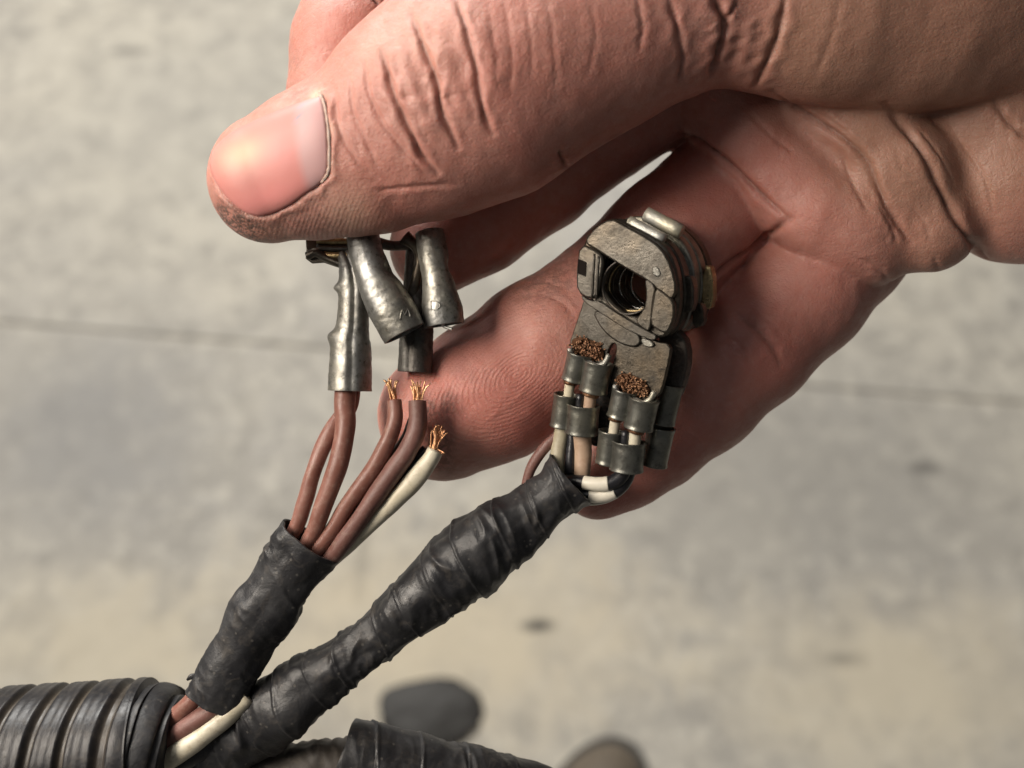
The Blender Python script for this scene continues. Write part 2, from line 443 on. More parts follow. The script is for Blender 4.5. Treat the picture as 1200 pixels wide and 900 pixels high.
    V = lo + step * (cells + acc / cnt[:, None])
    quads = []
    for axn in range(3):
        a2, a3 = [(1, 2), (2, 0), (0, 1)][axn]
        A = ins; Bsl = [slice(None)] * 3; Asl = [slice(None)] * 3
        Asl[axn] = slice(0, -1); Bsl[axn] = slice(1, None)
        ch = A[tuple(Asl)] != A[tuple(Bsl)]
        e = np.argwhere(ch)
        ok = (e[:, a2] > 0) & (e[:, a3] > 0) & (e[:, a2] < dims[a2] - 1) & (e[:, a3] < dims[a3] - 1)
        e = e[ok]; ina = A[e[:, 0], e[:, 1], e[:, 2]]
        def cell(d2, d3):
            g = e.copy(); g[:, a2] -= d2; g[:, a3] -= d3; return idx[g[:, 0], g[:, 1], g[:, 2]]
        q = np.stack([cell(1, 1), cell(0, 1), cell(0, 0), cell(1, 0)], 1)
        q[~ina] = q[~ina][:, ::-1]; quads.append(q)
    Q = np.vstack(quads)
    Q = Q[(Q >= 0).all(1)][:, ::-1]      # hand space is left-handed: flip
    # smooth a little, then one level of subdivision
    E = np.vstack([Q[:, [0, 1]], Q[:, [1, 2]], Q[:, [2, 3]], Q[:, [3, 0]]])
    def lap(V, E, lam):
        n = len(V); a = np.zeros((n, 3)); w = np.bincount(E[:, 0], minlength=n).astype(float)
        for i in range(3): a[:, i] = np.bincount(E[:, 0], V[E[:, 1], i], minlength=n)
        return V + lam * (a / np.maximum(w, 1)[:, None] - V)
    for _ in range(2): V = lap(V, E, .6); V = lap(V, E, -.55) if _ == 0 else V
    me = bpy.data.meshes.new('tmp'); me.from_pydata(V.tolist(), [], Q.tolist())
    o = bpy.data.objects.new('tmp', me); C.objects.link(o)
    md = o.modifiers.new('s', 'SUBSURF'); md.levels = md.render_levels = 1
    dg = bpy.context.evaluated_depsgraph_get(); ev = o.evaluated_get(dg); me2 = ev.to_mesh()
    n = len(me2.vertices); V = np.empty(n * 3); me2.vertices.foreach_get('co', V); V = V.reshape(-1, 3)
    Q = np.empty(len(me2.loops), np.int64); me2.loops.foreach_get('vertex_index', Q); Q = Q.reshape(-1, 4)
    ev.to_mesh_clear(); bpy.data.objects.remove(o); bpy.data.meshes.remove(me)
    return V, Q
HV, HQ = build_hand()
def vnormals(V, Q):
    fn = np.cross(V[Q[:, 2]] - V[Q[:, 0]], V[Q[:, 3]] - V[Q[:, 1]])
    N = np.zeros_like(V)
    for i in range(4):
        for k in range(3): N[:, k] += np.bincount(Q[:, i], fn[:, k], minlength=len(V))
    return N / np.maximum(np.linalg.norm(N, axis=1), 1e-9)[:, None]
HN = vnormals(HV, HQ)
# outward check: the vertex nearest the viewer must have a normal that faces the viewer
if HN[HV[:, 2].argmax(), 2] < 0: HN = -HN; OUT_FLIP = True
else: OUT_FLIP = False
TREE = BVHTree.FromPolygons([tuple(v) for v in HV], [tuple(int(i) for i in q) for q in HQ])
def hit(px, py):
    """first point of the hand under picture position px,py"""
    o = Vector((0, 0, DP)); d = (Vector(tuple(R(px, py, 0))) - o).normalized()
    loc, nr, i, dist = TREE.ray_cast(o, d)
    if loc is None: return None, None
    nn = np.array(nr); nn = nn if nn.dot(np.array(d)) < 0 else -nn
    return np.array(loc), nn

def seg_dist(V, P):
    """distance and position (0..1) along polyline"""
    best = np.full(len(V), 1e9); pos = np.zeros(len(V)); m = len(P) - 1
    for i in range(m):
        a, b = P[i], P[i + 1]; d = b - a; L = d.dot(d) + 1e-9
        t = np.clip(((V - a) @ d) / L, 0, 1)
        D = np.linalg.norm(V - a - t[:, None] * d, axis=1)
        u = D < best; best[u] = D[u]; pos[u] = (i + t[u]) / m
    return best, pos
# creases: picture points, half width, depth, side bulge
CREASES = [
    ([(447, 60), (455, 90), (464, 118), (477, 147), (493, 180), (513, 202)], 2.9, 6.0, 2.4),
    ([(482, 18), (497, 57), (507, 82), (513, 100), (520, 135), (537, 173)], 2.9, 6.0, 2.6),
    ([(535, -4), (548, 40), (558, 83), (566, 130), (577, 157)], 2.8, 4.6, 1.8),
    ([(427, 70), (433, 110), (450, 147), (477, 180), (497, 202)], 2.4, 2.8, 1.0),
    ([(410, 87), (413, 127), (430, 167), (443, 193)], 2.2, 2.0, .8),
    ([(392, 105), (397, 147), (417, 187), (450, 213)], 2.2, 2.0, .8),
    ([(440, 224), (465, 221), (490, 218), (535, 216)], 2.6, 2.4, 1.0),
    ([(500, 30), (515, 45), (530, 52)], 2.0, 1.6, .5), ([(470, 75), (485, 88), (505, 92)], 2.0, 1.6, .5),
    ([(462, 120), (480, 112), (500, 116)], 2.0, 1.4, .5), ([(515, 120), (535, 110), (555, 112)], 2.0, 1.6, .5),
    ([(590, -4), (597, 40), (600, 75), (596, 110)], 2.6, 1.8, .6), ([(615, -4), (622, 50), (624, 90)], 2.4, 1.4, .5),
    ([(640, -4), (648, 40), (652, 100)], 2.6, 1.6, .6), ([(572, 5), (580, 60), (582, 100)], 2.2, 1.4, .5),
    ([(690, -4), (698, 40), (690, 90)], 2.6, 1.2, .5), ([(747, -4), (753, 30), (750, 60)], 3, 2.2, .8),
    ([(785, -4), (795, 37), (800, 70), (795, 100)], 3.4, 3.6, 1.2),
    ([(836, -6), (850, 28), (843, 57), (833, 88)], 4.4, 9.0, 3.0), ([(864, 4), (856, 16), (850, 28)], 2.6, 3.5, 1.0),
    ([(920, -4), (912, 40), (897, 76), (884, 102)], 4.0, 5.5, 1.8), ([(985, -4), (975, 40), (955, 90)], 3.4, 1.8, .6),
    ([(905, 108), (950, 137), (1007, 177), (1030, 222), (1050, 260), (1067, 283)], 4.0, 6.0, 2.0),
    ([(935, 118), (985, 150), (1015, 180)], 2.8, 2.6, .8), ([(1030, 240), (1042, 262), (1052, 285)], 2.6, 2.6, .8),
    ([(1036, 122), (1080, 177), (1100, 217), (1120, 255), (1140, 285), (1163, 309)], 4.5, 7.5, 2.0),
    ([(1050, 175), (1060, 200), (1085, 215)], 2.5, 1.5, .5), ([(1065, 240), (1085, 262), (1090, 285)], 2.6, 1.8, .5),
    ([(1165, 118), (1180, 142), (1200, 158), (1230, 180)], 3.4, 4.5, 1.2),
    ([(655, 178), (664, 196), (671, 221)], 3.2, 6.5, 1.8),
    ([(606, 350), (632, 345), (660, 356), (672, 372)], 3.5, 1.9, .3), ([(612, 335), (640, 330), (668, 340)], 2.6, 1.4, .3),
    ([(468, 52), (480, 95), (492, 125), (507, 158)], 8.0, -4.0, 0), ([(512, 40), (527, 85), (540, 118), (552, 150)], 8.5, -3.6, 0),
    ([(560, 20), (572, 60), (580, 110)], 8.5, -3.0, 0), ([(878, 20), (876, 50), (862, 90)], 10, -4.5, 0),
    ([(1120, 160), (1150, 200), (1165, 250)], 2.2, 2.0, .5),
    ([(985, 175), (1000, 215), (1018, 250)], 2.6, 2.4, .6), ([(1075, 150), (1095, 175), (1118, 215)], 2.2, 2.0, .5), ([(870, 125), (905, 160), (930, 178)], 2.6, 2.2, .5),
    ([(926, 256), (900, 276), (868, 300), (838, 322), (815, 342)], 4.5, 7.0, 1.0), ([(796, 156), (822, 166), (852, 190), (890, 226), (924, 256)], 4.0, 6.0, 1.0),
    ([(560, 500), (604, 468), (629, 437)], 1.8, -1.2, 0), ([(860, 366), (885, 385), (903, 404), (916, 426)], 4.0, 3.2, 1.2),
    ([(846, 388), (868, 408), (880, 425)], 3.4, 2.0, .8), ([(880, 358), (905, 380), (922, 400)], 3, 1.6, .6),
    ([(795, 500), (815, 512), (828, 530)], 3, 1.6, .6),
    ([(436, -4), (452, 12), (472, 22)], 3.2, 6.0, 2.0), ([(366, 45), (380, 60), (398, 62)], 2.4, 1.6, .6),
    ([(372, 70), (385, 78), (400, 80)], 2.2, 1.4, .5), ([(352, 85), (368, 98), (375, 108)], 2.2, 1.6, .5),
    ([(1000, 300), (1030, 315), (1045, 335)], 3, 2.0, .6), ([(1095, 300), (1100, 315), (1112, 322)], 3, 2.0, .6),
]
NAIL_OUT = [(377, 113), (381, 135), (384, 165), (384, 198), (376, 213), (358, 226), (338, 240), (318, 249), (300, 252),
            (283, 245), (264, 228), (251, 208), (247, 190), (253, 173), (272, 156), (305, 139), (342, 124)]
disp = np.zeros(len(HV)); grime = np.zeros(len(HV))
def add_line(pts, w, depth, bulge, dense=3):
    pts = catmull(np.array(pts, float), len(pts) * dense)
    pts = pts + np.array([[1.6 * mnoise.noise(Vector((i * .55, w * 3, pts[0][0]))), 1.0 * mnoise.noise(Vector((i * .5, 5 + w, pts[0][1])))] for i in range(len(pts))]) * (1 if depth > 1.2 else 1)
    P = [hit(a, b)[0] for a, b in pts]; P = [p for p in P if p is not None]
    if len(P) < 2: return
    P = np.array(P)
    # drop jumps in depth
    keep = [0]
    for i in range(1, len(P)):
        if np.linalg.norm(P[i] - P[keep[-1]]) < 60: keep.append(i)
    P = P[keep]
    if len(P) < 2: return
    box = (HV > P.min(0) - 30).all(1) & (HV < P.max(0) + 30).all(1)
    ii = np.nonzero(box)[0]
    D, pos = seg_dist(HV[ii], P)
    depth *= .8 if abs(depth) > 3 else (.6 if abs(depth) > 1.85 else .35); bulge *= .6
    fade = np.clip(np.minimum(pos, 1 - pos) * 5 + .25, 0, 1)
    wn = w * (1 + .25 * np.sin(pos * 23 + w * 7))
    if depth > 2.0: grime[ii] = np.maximum(grime[ii], fade * min(1, depth / 5) * np.exp(-(D / (w * .62)) ** 2))
    disp[ii] += fade * (-depth * np.exp(-(D / wn) ** 2) + bulge * np.exp(-((D - 2.6 * wn) / (1.7 * wn)) ** 2))
for cr in CREASES: add_line(*cr)
# nail groove and folds
add_line(NAIL_OUT[:6], 2.6, 4.5, 3.2); add_line(NAIL_OUT[5:12], 2.6, 4.0, 2.6)
add_line([(372, 118), (377, 108), (384, 106)], 3.0, -2.5, 0)
# overall unevenness of flesh
ns = np.array([mnoise.fractal(Vector(tuple(v / 60)), 1.0, 2.0, 3) for v in HV[::1]])
front = HN[:, 2] > -.4
disp += np.where(front, 1.5 * ns, 0)
HV2 = HV + HN * disp[:, None]
for (a, b, r, d) in ((925, 188, 42, -11), (956, 254, 26, 5), (1010, 215, 20, -4), (1075, 225, 22, 4), (1150, 190, 50, 5), (850, 140, 50, -9)):
    p = hit(a, b)[0]
    if p is not None: disp += d * np.exp(-(np.linalg.norm(HV - p, axis=1) / r) ** 2)
hand = empty('hand', to_world(R(1250, 200, -60))[0], 'right hand pinching the metal terminals, palm and soiled fingertips towards the viewer', 'hand')
W = to_world(HV2); org = np.array(hand.location)
me = bpy.data.meshes.new('skin')
QQ = HQ
me.from_pydata((W - org).tolist(), [], QQ.tolist())
me.materials.append(SKIN); me.shade_smooth()
# normals outward?
iz = HV2[:, 2].argmax(); me.update()
nv = np.array(me.vertices[int(iz)].normal); view = np.array(CAM) - W[iz]
if nv.dot(view) < 0: me.flip_normals()
def blob(px, py, r, h=None, soft=1.0):
    p = hit(px, py)[0]
    if p is None: return np.zeros(len(HV))
    d = np.linalg.norm((HV2 - p) * np.array([1, 1, .6]), axis=1) / r
    return np.exp(-d ** 2 * 1.6)
pink = np.zeros(len(HV)); dirt = pink.copy(); pale = pink.copy(); tan = pink.copy()
for a in [(500, 480, 70, .7), (560, 440, 80, .55), (640, 470, 60, .6), (620, 520, 50, .6), (740, 590, 80, .6), (900, 430, 80, .5), (800, 520, 60, .45), (400, 40, 60, .5),
          (620, 180, 40, .3), (960, 255, 35, .3), (900, 200, 70, .5), (800, 230, 80, .5), (470, 265, 60, .5), (590, 110, 60, .25), (860, 350, 80, .3), (980, 330, 60, .3)]:
    pink += a[3] * blob(*a[:3])
for a in [(278, 268, 26, 1.5), (262, 255, 20, 1.2), (300, 272, 26, .8), (345, 262, 26, .55), (385, 262, 22, .4), (500, 480, 16, .9), (512, 520, 22, .9), (655, 325, 40, .5), (620, 340, 30, .35),
          (525, 475, 18, .6), (455, 470, 18, .4), (372, 228, 18, .3), (520, 545, 20, .5), (345, 75, 18, .4), (560, 445, 30, .2), (350, 108, 14, .5)]:
    dirt += a[3] * blob(*a[:3])
for a in [(410, 250, 36, .55), (330, 275, 22, .25), (525, 530, 30, .35), (430, 60, 30, .2), (385, 150, 10, .6), (384, 190, 10, .5), (500, 40, 60, .2), (370, 112, 9, 1.3)]:
    pale += a[3] * blob(*a[:3])
for a in [(1060, 60, 140, 1.0), (1180, 60, 130, 1.0), (960, 50, 90, .8), (1150, 190, 120, .9), (1040, 200, 80, .6), (1090, 300, 60, .5), (300, 275, 30, .4), (420, 270, 50, .35)]:
    tan += a[3] * blob(*a[:3])  # painted shade over thumb base and palm, fainter under the thumb
# ridges: rings round the ring finger's whorl, slanted lines under the thumb tip
c0 = hit(606, 440)[0]; rel = HV2 - c0
ax1 = np.array([.80, -.60, 0]); ax2 = np.array([.60, .80, 0])
dr = np.sqrt((rel @ ax1 * .55) ** 2 + (rel @ ax2) ** 2)
m_ring = np.clip(1.25 - np.linalg.norm(HV2 - hit(560, 460)[0], axis=1) / 150, 0, .8)
phase = dr * 1.6
th = hit(380, 268)[0]; m_th = np.clip(1.2 - np.linalg.norm((HV2 - th) * np.array([.55, 1.5, .8]), axis=1) / 60, 0, 1) * (np.linalg.norm(HV2 - th, axis=1) < 140)
rel = HV2 - th
phase = np.where(m_th > m_ring, (rel[:, 0] * 1.0 + rel[:, 1] * .65) * 1.25, phase)
for nme, arr in (('pink', pink), ('dirt', dirt), ('pale', pale), ('tan', tan), ('grime', grime), ('knuckle', .9 * blob(500, 110, 85) + .4 * blob(640, 60, 60) + .4 * blob(440, 210, 40) + .5 * blob(1080, 230, 70) + .3 * blob(900, 400, 50)), ('ridge_mask', np.clip(np.maximum(m_ring, m_th), 0, 1)), ('ridge_phase', phase)):
    a = me.attributes.new(nme, 'FLOAT', 'POINT')
    v = arr if nme == 'ridge_phase' else np.clip(arr, 0, 1)
    a.data.foreach_set('value', v.astype(np.float32))
skin = bpy.data.objects.new('skin', me); C.objects.link(skin); skin.parent = hand

def nail():
    out = catmull(np.array(NAIL_OUT + [NAIL_OUT[0]], float), 72)[:-1]
    cen = np.array([318, 186.]); rings = 22
    V = []; T = []; F = []; n = len(out)
    hc, nc = hit(*cen)
    for i in range(rings + 1):
        f = i / rings
        for j in range(n):
            p = cen + (out[j] - cen) * f
            loc, nn = hit(*p)
            if loc is None: loc, nn = hit(*(cen + (p - cen) * .97))
            if loc is None: loc, nn = hc, nc
            edge = 1 - f ** 8
            V.append(loc + nn * (1.2 + 3.2 * edge)); T.append(p)
    for i in range(rings):
        for j in range(n):
            F.append((i * n + j, i * n + (j + 1) % n, (i + 1) * n + (j + 1) % n, (i + 1) * n + j))
    # rim down into the groove
    b = len(V)
    for j in range(n): V.append(V[rings * n + j] - np.array([0, 0, 6.0])); T.append(T[rings * n + j])
    for j in range(n): F.append((rings * n + j, rings * n + (j + 1) % n, b + (j + 1) % n, b + j))
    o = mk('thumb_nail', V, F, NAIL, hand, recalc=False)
    me = o.data; me.update()
    up = sum((np.array(p.normal).dot(np.array(CAM) - np.array(hand.location)) for p in list(me.polygons)[::40]))
    if up < 0: me.flip_normals()
    T = np.array(T)
    base = np.array([.55, .21, .19]); col = np.repeat(base[None], len(T), 0)
    def g(cx, cy, rx, ry, rot=0):
        c, s = math.cos(rot), math.sin(rot); x = T[:, 0] - cx; y = T[:, 1] - cy
        return np.exp(-(((x * c + y * s) / rx) ** 2 + ((-x * s + y * c) / ry) ** 2))[:, None]
    col += (np.array([.58, .37, .25]) - col) * g(287, 182, 26, 16, -.4) * .95      # warm highlight painted into the nail colour
    col += (np.array([.70, .25, .24]) - col) * g(320, 228, 45, 14, -.35) * .7
    col += (np.array([.60, .21, .20]) - col) * g(335, 185, 22, 26) * .6
    # lunula band along the cuticle
    xb = 348 + 9 * ((T[:, 1] - 150) / 60) ** 2 - 4
    lun = np.clip((T[:, 0] - xb) / 11, 0, 1)[:, None] * (T[:, 1] < 222)[:, None]
    col += (np.array([.48, .30, .305]) - col) * lun * .85
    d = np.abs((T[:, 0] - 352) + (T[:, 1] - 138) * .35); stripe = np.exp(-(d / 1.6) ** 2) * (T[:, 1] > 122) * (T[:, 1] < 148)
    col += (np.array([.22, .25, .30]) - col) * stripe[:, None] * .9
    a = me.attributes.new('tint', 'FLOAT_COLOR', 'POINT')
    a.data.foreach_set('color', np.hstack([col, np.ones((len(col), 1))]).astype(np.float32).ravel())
    pts = catmull(np.array([(374, 108), (380, 122), (384, 145), (386, 172), (385, 200), (377, 214)], float), 26); P = []
    for q in pts:
        loc, nn = hit(*q)
        if loc is None: continue
        k = 1 - loc[2] / DP; P.append((loc[0] / k + 600, loc[1] / k + 450, loc[2] + 1.2, 1.5 + .9 * random.random()))
    V2, F2 = tube(P, 90, 8); dry = NT('dry_skin'); mk('cuticle', V2, F2, dry.set(color=(.60, .42, .33), rough=.6, sss=.2, normal=dry.bump(dry.noise(3, 3), 1.5, .8)), hand)
    o['label'] = 'short pink thumb nail with pale crescent and blanched spot'
nail()

# ------------------------------------------------------------------ wiring harness
harness = empty('wiring_harness', to_world(R(60, 900, -10))[0],
                'black corrugated conduit splitting into taped cable branches and cut brown wires', 'wiring harness')
def conduit():
    n, seg = 620, 72; GR = []
    def sect(s, th, r):
        # slanted ribs: the phase leans with the angle round the pipe
        ph = (s + (26 - 14 * min(1, max(0, (s - 640) / 120))) * math.cos(th) + 5 * mnoise.noise(Vector((s / 60, th, 0)))) / 45.0
        f = ph - math.floor(ph)
        rib = min(1, max(0, (f - .10) / .12)) * min(1, max(0, (1.0 - f) / .16))
        rib = rib * rib * (3 - 2 * rib)
        GR.append(1 - rib)
        fine = .8 * math.sin(2 * math.pi * f * 4) * (0.5 if rib > .9 else 0)
        return r * (1 + .012 * mnoise.noise(Vector((s / 50, math.cos(th) * 2, math.sin(th) * 2)))) + 7 * rib - 3 + fine * .5
    V, F = tube([(-600, 905, -30, 84), (-300, 905, -30, 84), (-100, 900, -30, 85), (60, 891, -28, 84), (150, 886, -24, 85), (176, 884, -24, 84)], n, seg, sect, axis_hint=(0, 0, 1))
    o = mk('conduit', V, F, CONDUIT, harness); a = o.data.attributes.new('groove', 'FLOAT', 'POINT'); a.data.foreach_set('value', np.array(GR + [0, 0], np.float32))
    def sect2(s, th, r):
        return r * (1 + .02 * math.sin(3 * th + s / 9) + .035 * mnoise.noise(Vector((s / 12, math.cos(th) * 2, math.sin(th) * 2 + 9))))
    V, F = tube([(166, 884, -24, 80), (178, 885, -24, 85), (186, 886, -22, 80), (193, 887, -22, 70), (203, 888, -22, 69)], 36, 60, sect2)
    mk('conduit_end_tape', V, F, TAPE, harness)
def mat_conduit():
    t = NT('conduit_plastic')
    n1 = t.noise(50, 4, .6); n2 = t.noise(10, 5, .7)
    c = t.mix(t.ramp(n1, [(.4, 0), (.65, 1)]), (.012, .012, .014), (.026, .025, .026))
    c = t.mix(t.math('MULTIPLY', t.ramp(n2, [(.48, 0), (.7, 1)]), .5), c, (.05, .042, .034))
    dust = t.math('MULTIPLY', t.attr('groove')[0], t.ramp(n1, [(.35, .35), (.6, 1)]))
    c = t.mix(t.math('MULTIPLY', dust, .75), c, (.085, .07, .052))
    nb = t.bump(n2, 1.2, .4)
    return t.set(color=c, rough=t.ramp(n2, [(.3, .27), (.7, .48)]), normal=nb, spec=.3)
CONDUIT = mat_conduit(); conduit()

def taped(name, ctrl, n, seg, pitch, amp, wr, flat=1.0, cap=True, seed=0, sleeve=False, lean=1.0, label=None, mat=None, slant=None):
    """tape wound round a bundle: overlapping spiral steps, wrinkles that run round, dents"""
    def sect(s, th, r):
        ph = s / pitch + lean * th / (2 * math.pi) + .35 * mnoise.noise(Vector((s / 70, seed, 0)))
        f = ph - math.floor(ph); k = math.floor(ph)
        step = amp * .75 * (1 - f) * (.3 + .8 * (math.sin(k * 12.9898 + seed) * 43758.5453 % 1))
        edge = amp * .35 * math.exp(-((f - .04) / .035) ** 2)
        q = Vector((s / 15 + .9 * math.sin(th + seed), math.cos(th) * 1.1, math.sin(th) * 1.1 + seed))
        w = wr * (1 - abs(mnoise.noise(q) * 2.6)) * max(0, .5 + mnoise.noise(Vector((s / 40, math.cos(th) + 5, seed))) * 1.6)
        dent = 5.0 * mnoise.noise(Vector((s / 42, math.cos(th) * 1.3 + 3, math.sin(th) * 1.3 + seed)))
        ln = .6 * mnoise.noise(Vector((s / 22, math.cos(th) * 5, math.sin(th) * 5 + seed)))
        return r - 2.5 + step + edge + w + dent + ln
    V, F = tube(ctrl, n, seg, sect, flat=flat, cap=cap)
    if slant:          # lean the end section so the cut edge runs slanted
        pass
    o = mk(name, V, F, mat or TAPE, harness, angle=None)
    if label: o['label'] = label
    if not cap:
        s = o.modifiers.new('thick', 'SOLIDIFY'); s.thickness = 3.2 * S; s.offset = -1
    return o
# long branch to the right-hand connector
taped('tape_wrap', [(150, 915, -62, 38), (220, 888, -50, 38), (280, 860, -34, 40), (330, 828, -20, 42), (380, 792, -8, 35), (420, 763, 0, 29), (452, 738, 4, 31), (482, 712, 8, 37),
       (520, 680, 12, 44), (560, 647, 15, 47), (600, 618, 18, 41), (634, 592, 22, 33), (658, 572, 26, 35), (670, 562, 27, 39)],
      520, 84, 46, 2.6, 2.6, seed=2.3, cap=False, lean=-1.0, label='long tape-wrapped cable branch running up to the connector')
# short sleeve over the cut wires, flattened, with a torn lower corner
taped('tape_sleeve', [(250, 822, -2, 37), (262, 797, 2, 36), (285, 757, 8, 36), (305, 722, 13, 40), (325, 690, 18, 38), (345, 660, 22, 39), (364, 634, 26, 42)],
      240, 84, 400, 1.0, 1.8, flat=.72, seed=7.7, cap=False, label='short flat tape sleeve around the cut wires')
# torn flap at the sleeve's lower corner
V, F = tube([(232, 797, 6, 7), (225, 793, 8, 4), (219, 797, 8, 1.2)], 10, 10, flat=.4); mk('tape_flap', V, F, TAPE, harness)
# lower branch
DUSTY = mat_plastic('dusty_tape', (.03, .026, .023), (.055, .046, .038), .6, (.11, .09, .07), .6)
taped('tape_wrap', [(200, 925, -70, 40), (260, 918, -66, 36), (330, 908, -60, 36), (400, 903, -54, 37), (430, 905, -54, 36)], 240, 72, 60, 2.4, 2.0, seed=4.4, mat=DUSTY,
      label='dusty brownish taped cable at the bottom of the picture')
taped('tape_wrap', [(399, 888, -48, 40), (404, 890, -48, 47), (420, 893, -48, 50), (470, 904, -50, 49), (540, 922, -54, 50), (620, 944, -60, 49), (720, 975, -70, 48), (860, 1030, -84, 48), (1080, 1130, -110, 48), (1400, 1300, -160, 48)],
      800, 84, 58, 2.6, 1.8, seed=9.4, label='thick black taped cable leaving at the bottom edge')

def strands(parent, base, tip_px, n, spread, r=1.0, h=0, mat=None, length=1.0, hook=0):
    bx, by, bh = base
    for i in range(n):
        a = 2 * math.pi * i / n + random.random(); q = random.random() ** .5
        ox, oz = math.cos(a) * 5.2 * q, math.sin(a) * 5.2 * q
        dx, dy = tip_px[0] - bx, tip_px[1] - by
        L = (.68 + .38 * random.random()) * length
        sx = (i / (n - 1) - .5) * 2 * spread + random.uniform(-3, 3)
        sh = random.uniform(-1, 1) * spread * .6
        px, py = -dy, dx; nn = math.hypot(px, py); px /= nn; py /= nn
        P = [(bx + ox * -px - dx * .2, by - dy * .2 + ox * -py, bh + oz, r),
             (bx + dx * .3 * L + px * ox + sx * .2 * px, by + dy * .3 * L + py * sx * .2 + py * ox, bh + oz + sh * .2, r),
             (bx + dx * .7 * L + px * (ox + sx * .6), by + dy * .7 * L + py * (sx * .6 + ox), bh + oz + sh * .6, r),
             (bx + dx * L + px * (ox + sx * 1.1) + random.uniform(-2, 2), by + dy * L + py * (sx * 1.1 + ox), bh + oz + sh, r * .9)]
        P[0] = (bx + px * ox - dx * .15, by + py * ox - dy * .15, bh + oz, r)
        V, F = tube(P, 9, 7)
        mk('copper_strand', V, F, mat or COPPER, parent)

w1 = wire_obj('brown_wire', [(300, 700, 8, 9), (345, 622, 22, 9), (358, 585, 27, 9.5), (370, 545, 28, 9.5), (388, 505, 20, 10), (408, 478, 8, 10), (414, 450, 0, 9)], BROWN, harness, 60, 20)
w2 = wire_obj('brown_wire', [(320, 700, 10, 10), (364, 630, 26, 10), (380, 590, 34, 11), (396, 545, 36, 12), (404, 505, 30, 12), (404, 478, 20, 12.5), (405, 450, 10, 13)], BROWN, harness, 60, 20)
w3 = wire_obj('brown_wire', [(330, 692, 12, 9), (382, 632, 27, 9.5), (408, 590, 34, 9.5), (434, 555, 38, 10), (453, 520, 40, 10), (463, 492, 38, 9), (462, 469, 34, 8.5)], BROWN, harness, 60, 20, cap_round=1.5)
w4 = wire_obj('brown_wire', [(330, 715, 2, 9), (362, 682, 14, 9.5), (386, 656, 25, 10), (402, 636, 33, 10.5), (424, 605, 40, 10.5), (450, 567, 44, 11.8), (477, 529, 44, 11.5), (489, 500, 42, 11), (489, 470, 38, 10.5)], BROWN2, harness, 60, 20, cap_round=1.5)
w5 = wire_obj('black_wire', [(350, 700, 2, 8), (396, 622, 14, 8.5), (425, 585, 20, 8.5), (455, 548, 24, 9), (478, 515, 26, 9), (487, 490, 24, 8)], mat_plastic('dark_brown_insulation', (.035, .017, .013), (.05, .025, .02), .45, (.09, .05, .04), .3), harness, 50, 16)
w6 = wire_obj('white_wire', [(345, 692, 2, 7), (376, 668, 8, 7.5), (404, 644, 20, 8), (436, 613, 30, 9), (462, 587, 36, 11), (487, 561, 40, 11.5), (504, 539, 42, 10), (510, 528, 42, 9.5)], CREAM, harness, 50, 20, cap_round=1.5)
w7 = wire_obj('black_wire', [(345, 690, 0, 6), (380, 660, 6, 6), (415, 622, 14, 6), (462, 567, 24, 6.5), (483, 545, 28, 6.5), (499, 526, 30, 6)], BLACKW, harness, 40, 14)
strands(w3, (462, 469, 34), (457, 443), 13, 7)
strands(w4, (489, 470, 38), (489, 446), 13, 5)
strands(w6, (508, 527, 41), (515, 498), 14, 6)
strands(w6, (508, 527, 41), (520, 535), 3, 7)
# the wires again where they leave the sleeve and enter the conduit
wire_obj('brown_wire', [(262, 792, 4, 10), (232, 815, 4, 10), (210, 836, 0, 10.5), (170, 868, -16, 10)], BROWN, harness, 30, 18)
wire_obj('brown_wire', [(275, 812, 6, 11), (248, 832, 8, 11.5), (212, 857, 4, 12), (170, 886, -12, 11)], BROWN2, harness, 30, 18)
wire_obj('white_wire', [(290, 815, 4, 11), (262, 843, 8, 12), (230, 866, 8, 13), (205, 884, 4, 13), (160, 912, -14, 12)], CREAM, harness, 30, 18)
wire_obj('black_wire', [(300, 830, -20, 16), (262, 858, -18, 18), (225, 880, -16, 20), (160, 910, -20, 18)], BLACKW, harness, 30, 16)
# wires at the connector end
wire_obj('olive_wire', [(654, 575, 12, 9), (653, 545, 16, 9.5), (656, 520, 17, 9), (660, 498, 18, 9), (667, 465, 22, 8)], OLIVE, harness, 40, 18)
wire_obj('tan_wire', [(680, 580, 20, 10), (682, 552, 24, 10), (683, 530, 24, 10.5), (682, 508, 26, 10.5), (686, 478, 30, 9)], TANW, harness, 40, 18)
wire_obj('black_wire', [(668, 575, 18, 6), (668, 545, 22, 6), (670, 520, 22, 6), (671, 500, 22, 6)], BLACKW, harness, 30, 14)
def striped(ctrl, t0, t1):
    w = wire_obj('black_wire', ctrl, BLACKW, harness, 60, 20)
    A = np.array(ctrl, float); Q = catmull(A, 61)
    seg = [tuple(q[:2]) + (q[2] + 1.2, q[3]) for q in Q[int(t0 * 60):int(t1 * 60) + 1][::4]]
    V, F = tube(seg, 24, 20); mk('white_stripe', V, F, IVORY, w)
striped([(640, 565, 24, 7.5), (672, 564, 34, 8), (695, 567, 42, 8.5), (716, 566, 46, 9), (730, 553, 46, 9), (728, 530, 44, 9)], .30, .62)
striped([(640, 580, 22, 7.5), (675, 579, 30, 8), (698, 581, 36, 8.5), (720, 576, 40, 9), (734, 560, 40, 9), (738, 535, 38, 9)], .34, .60)
wire_obj('white_wire', [(660, 588, 14, 4), (700, 588, 22, 4), (722, 580, 26, 4), (736, 566, 28, 4), (742, 548, 28, 4)], IVORY, harness, 30, 12)
wire_obj('brown_wire', [(612, 600, 0, 6), (618, 562, 4, 6), (626, 542, 8, 6.5), (641, 522, 12, 6.5), (660, 505, 14, 6)], BROWN2, harness, 30, 14)

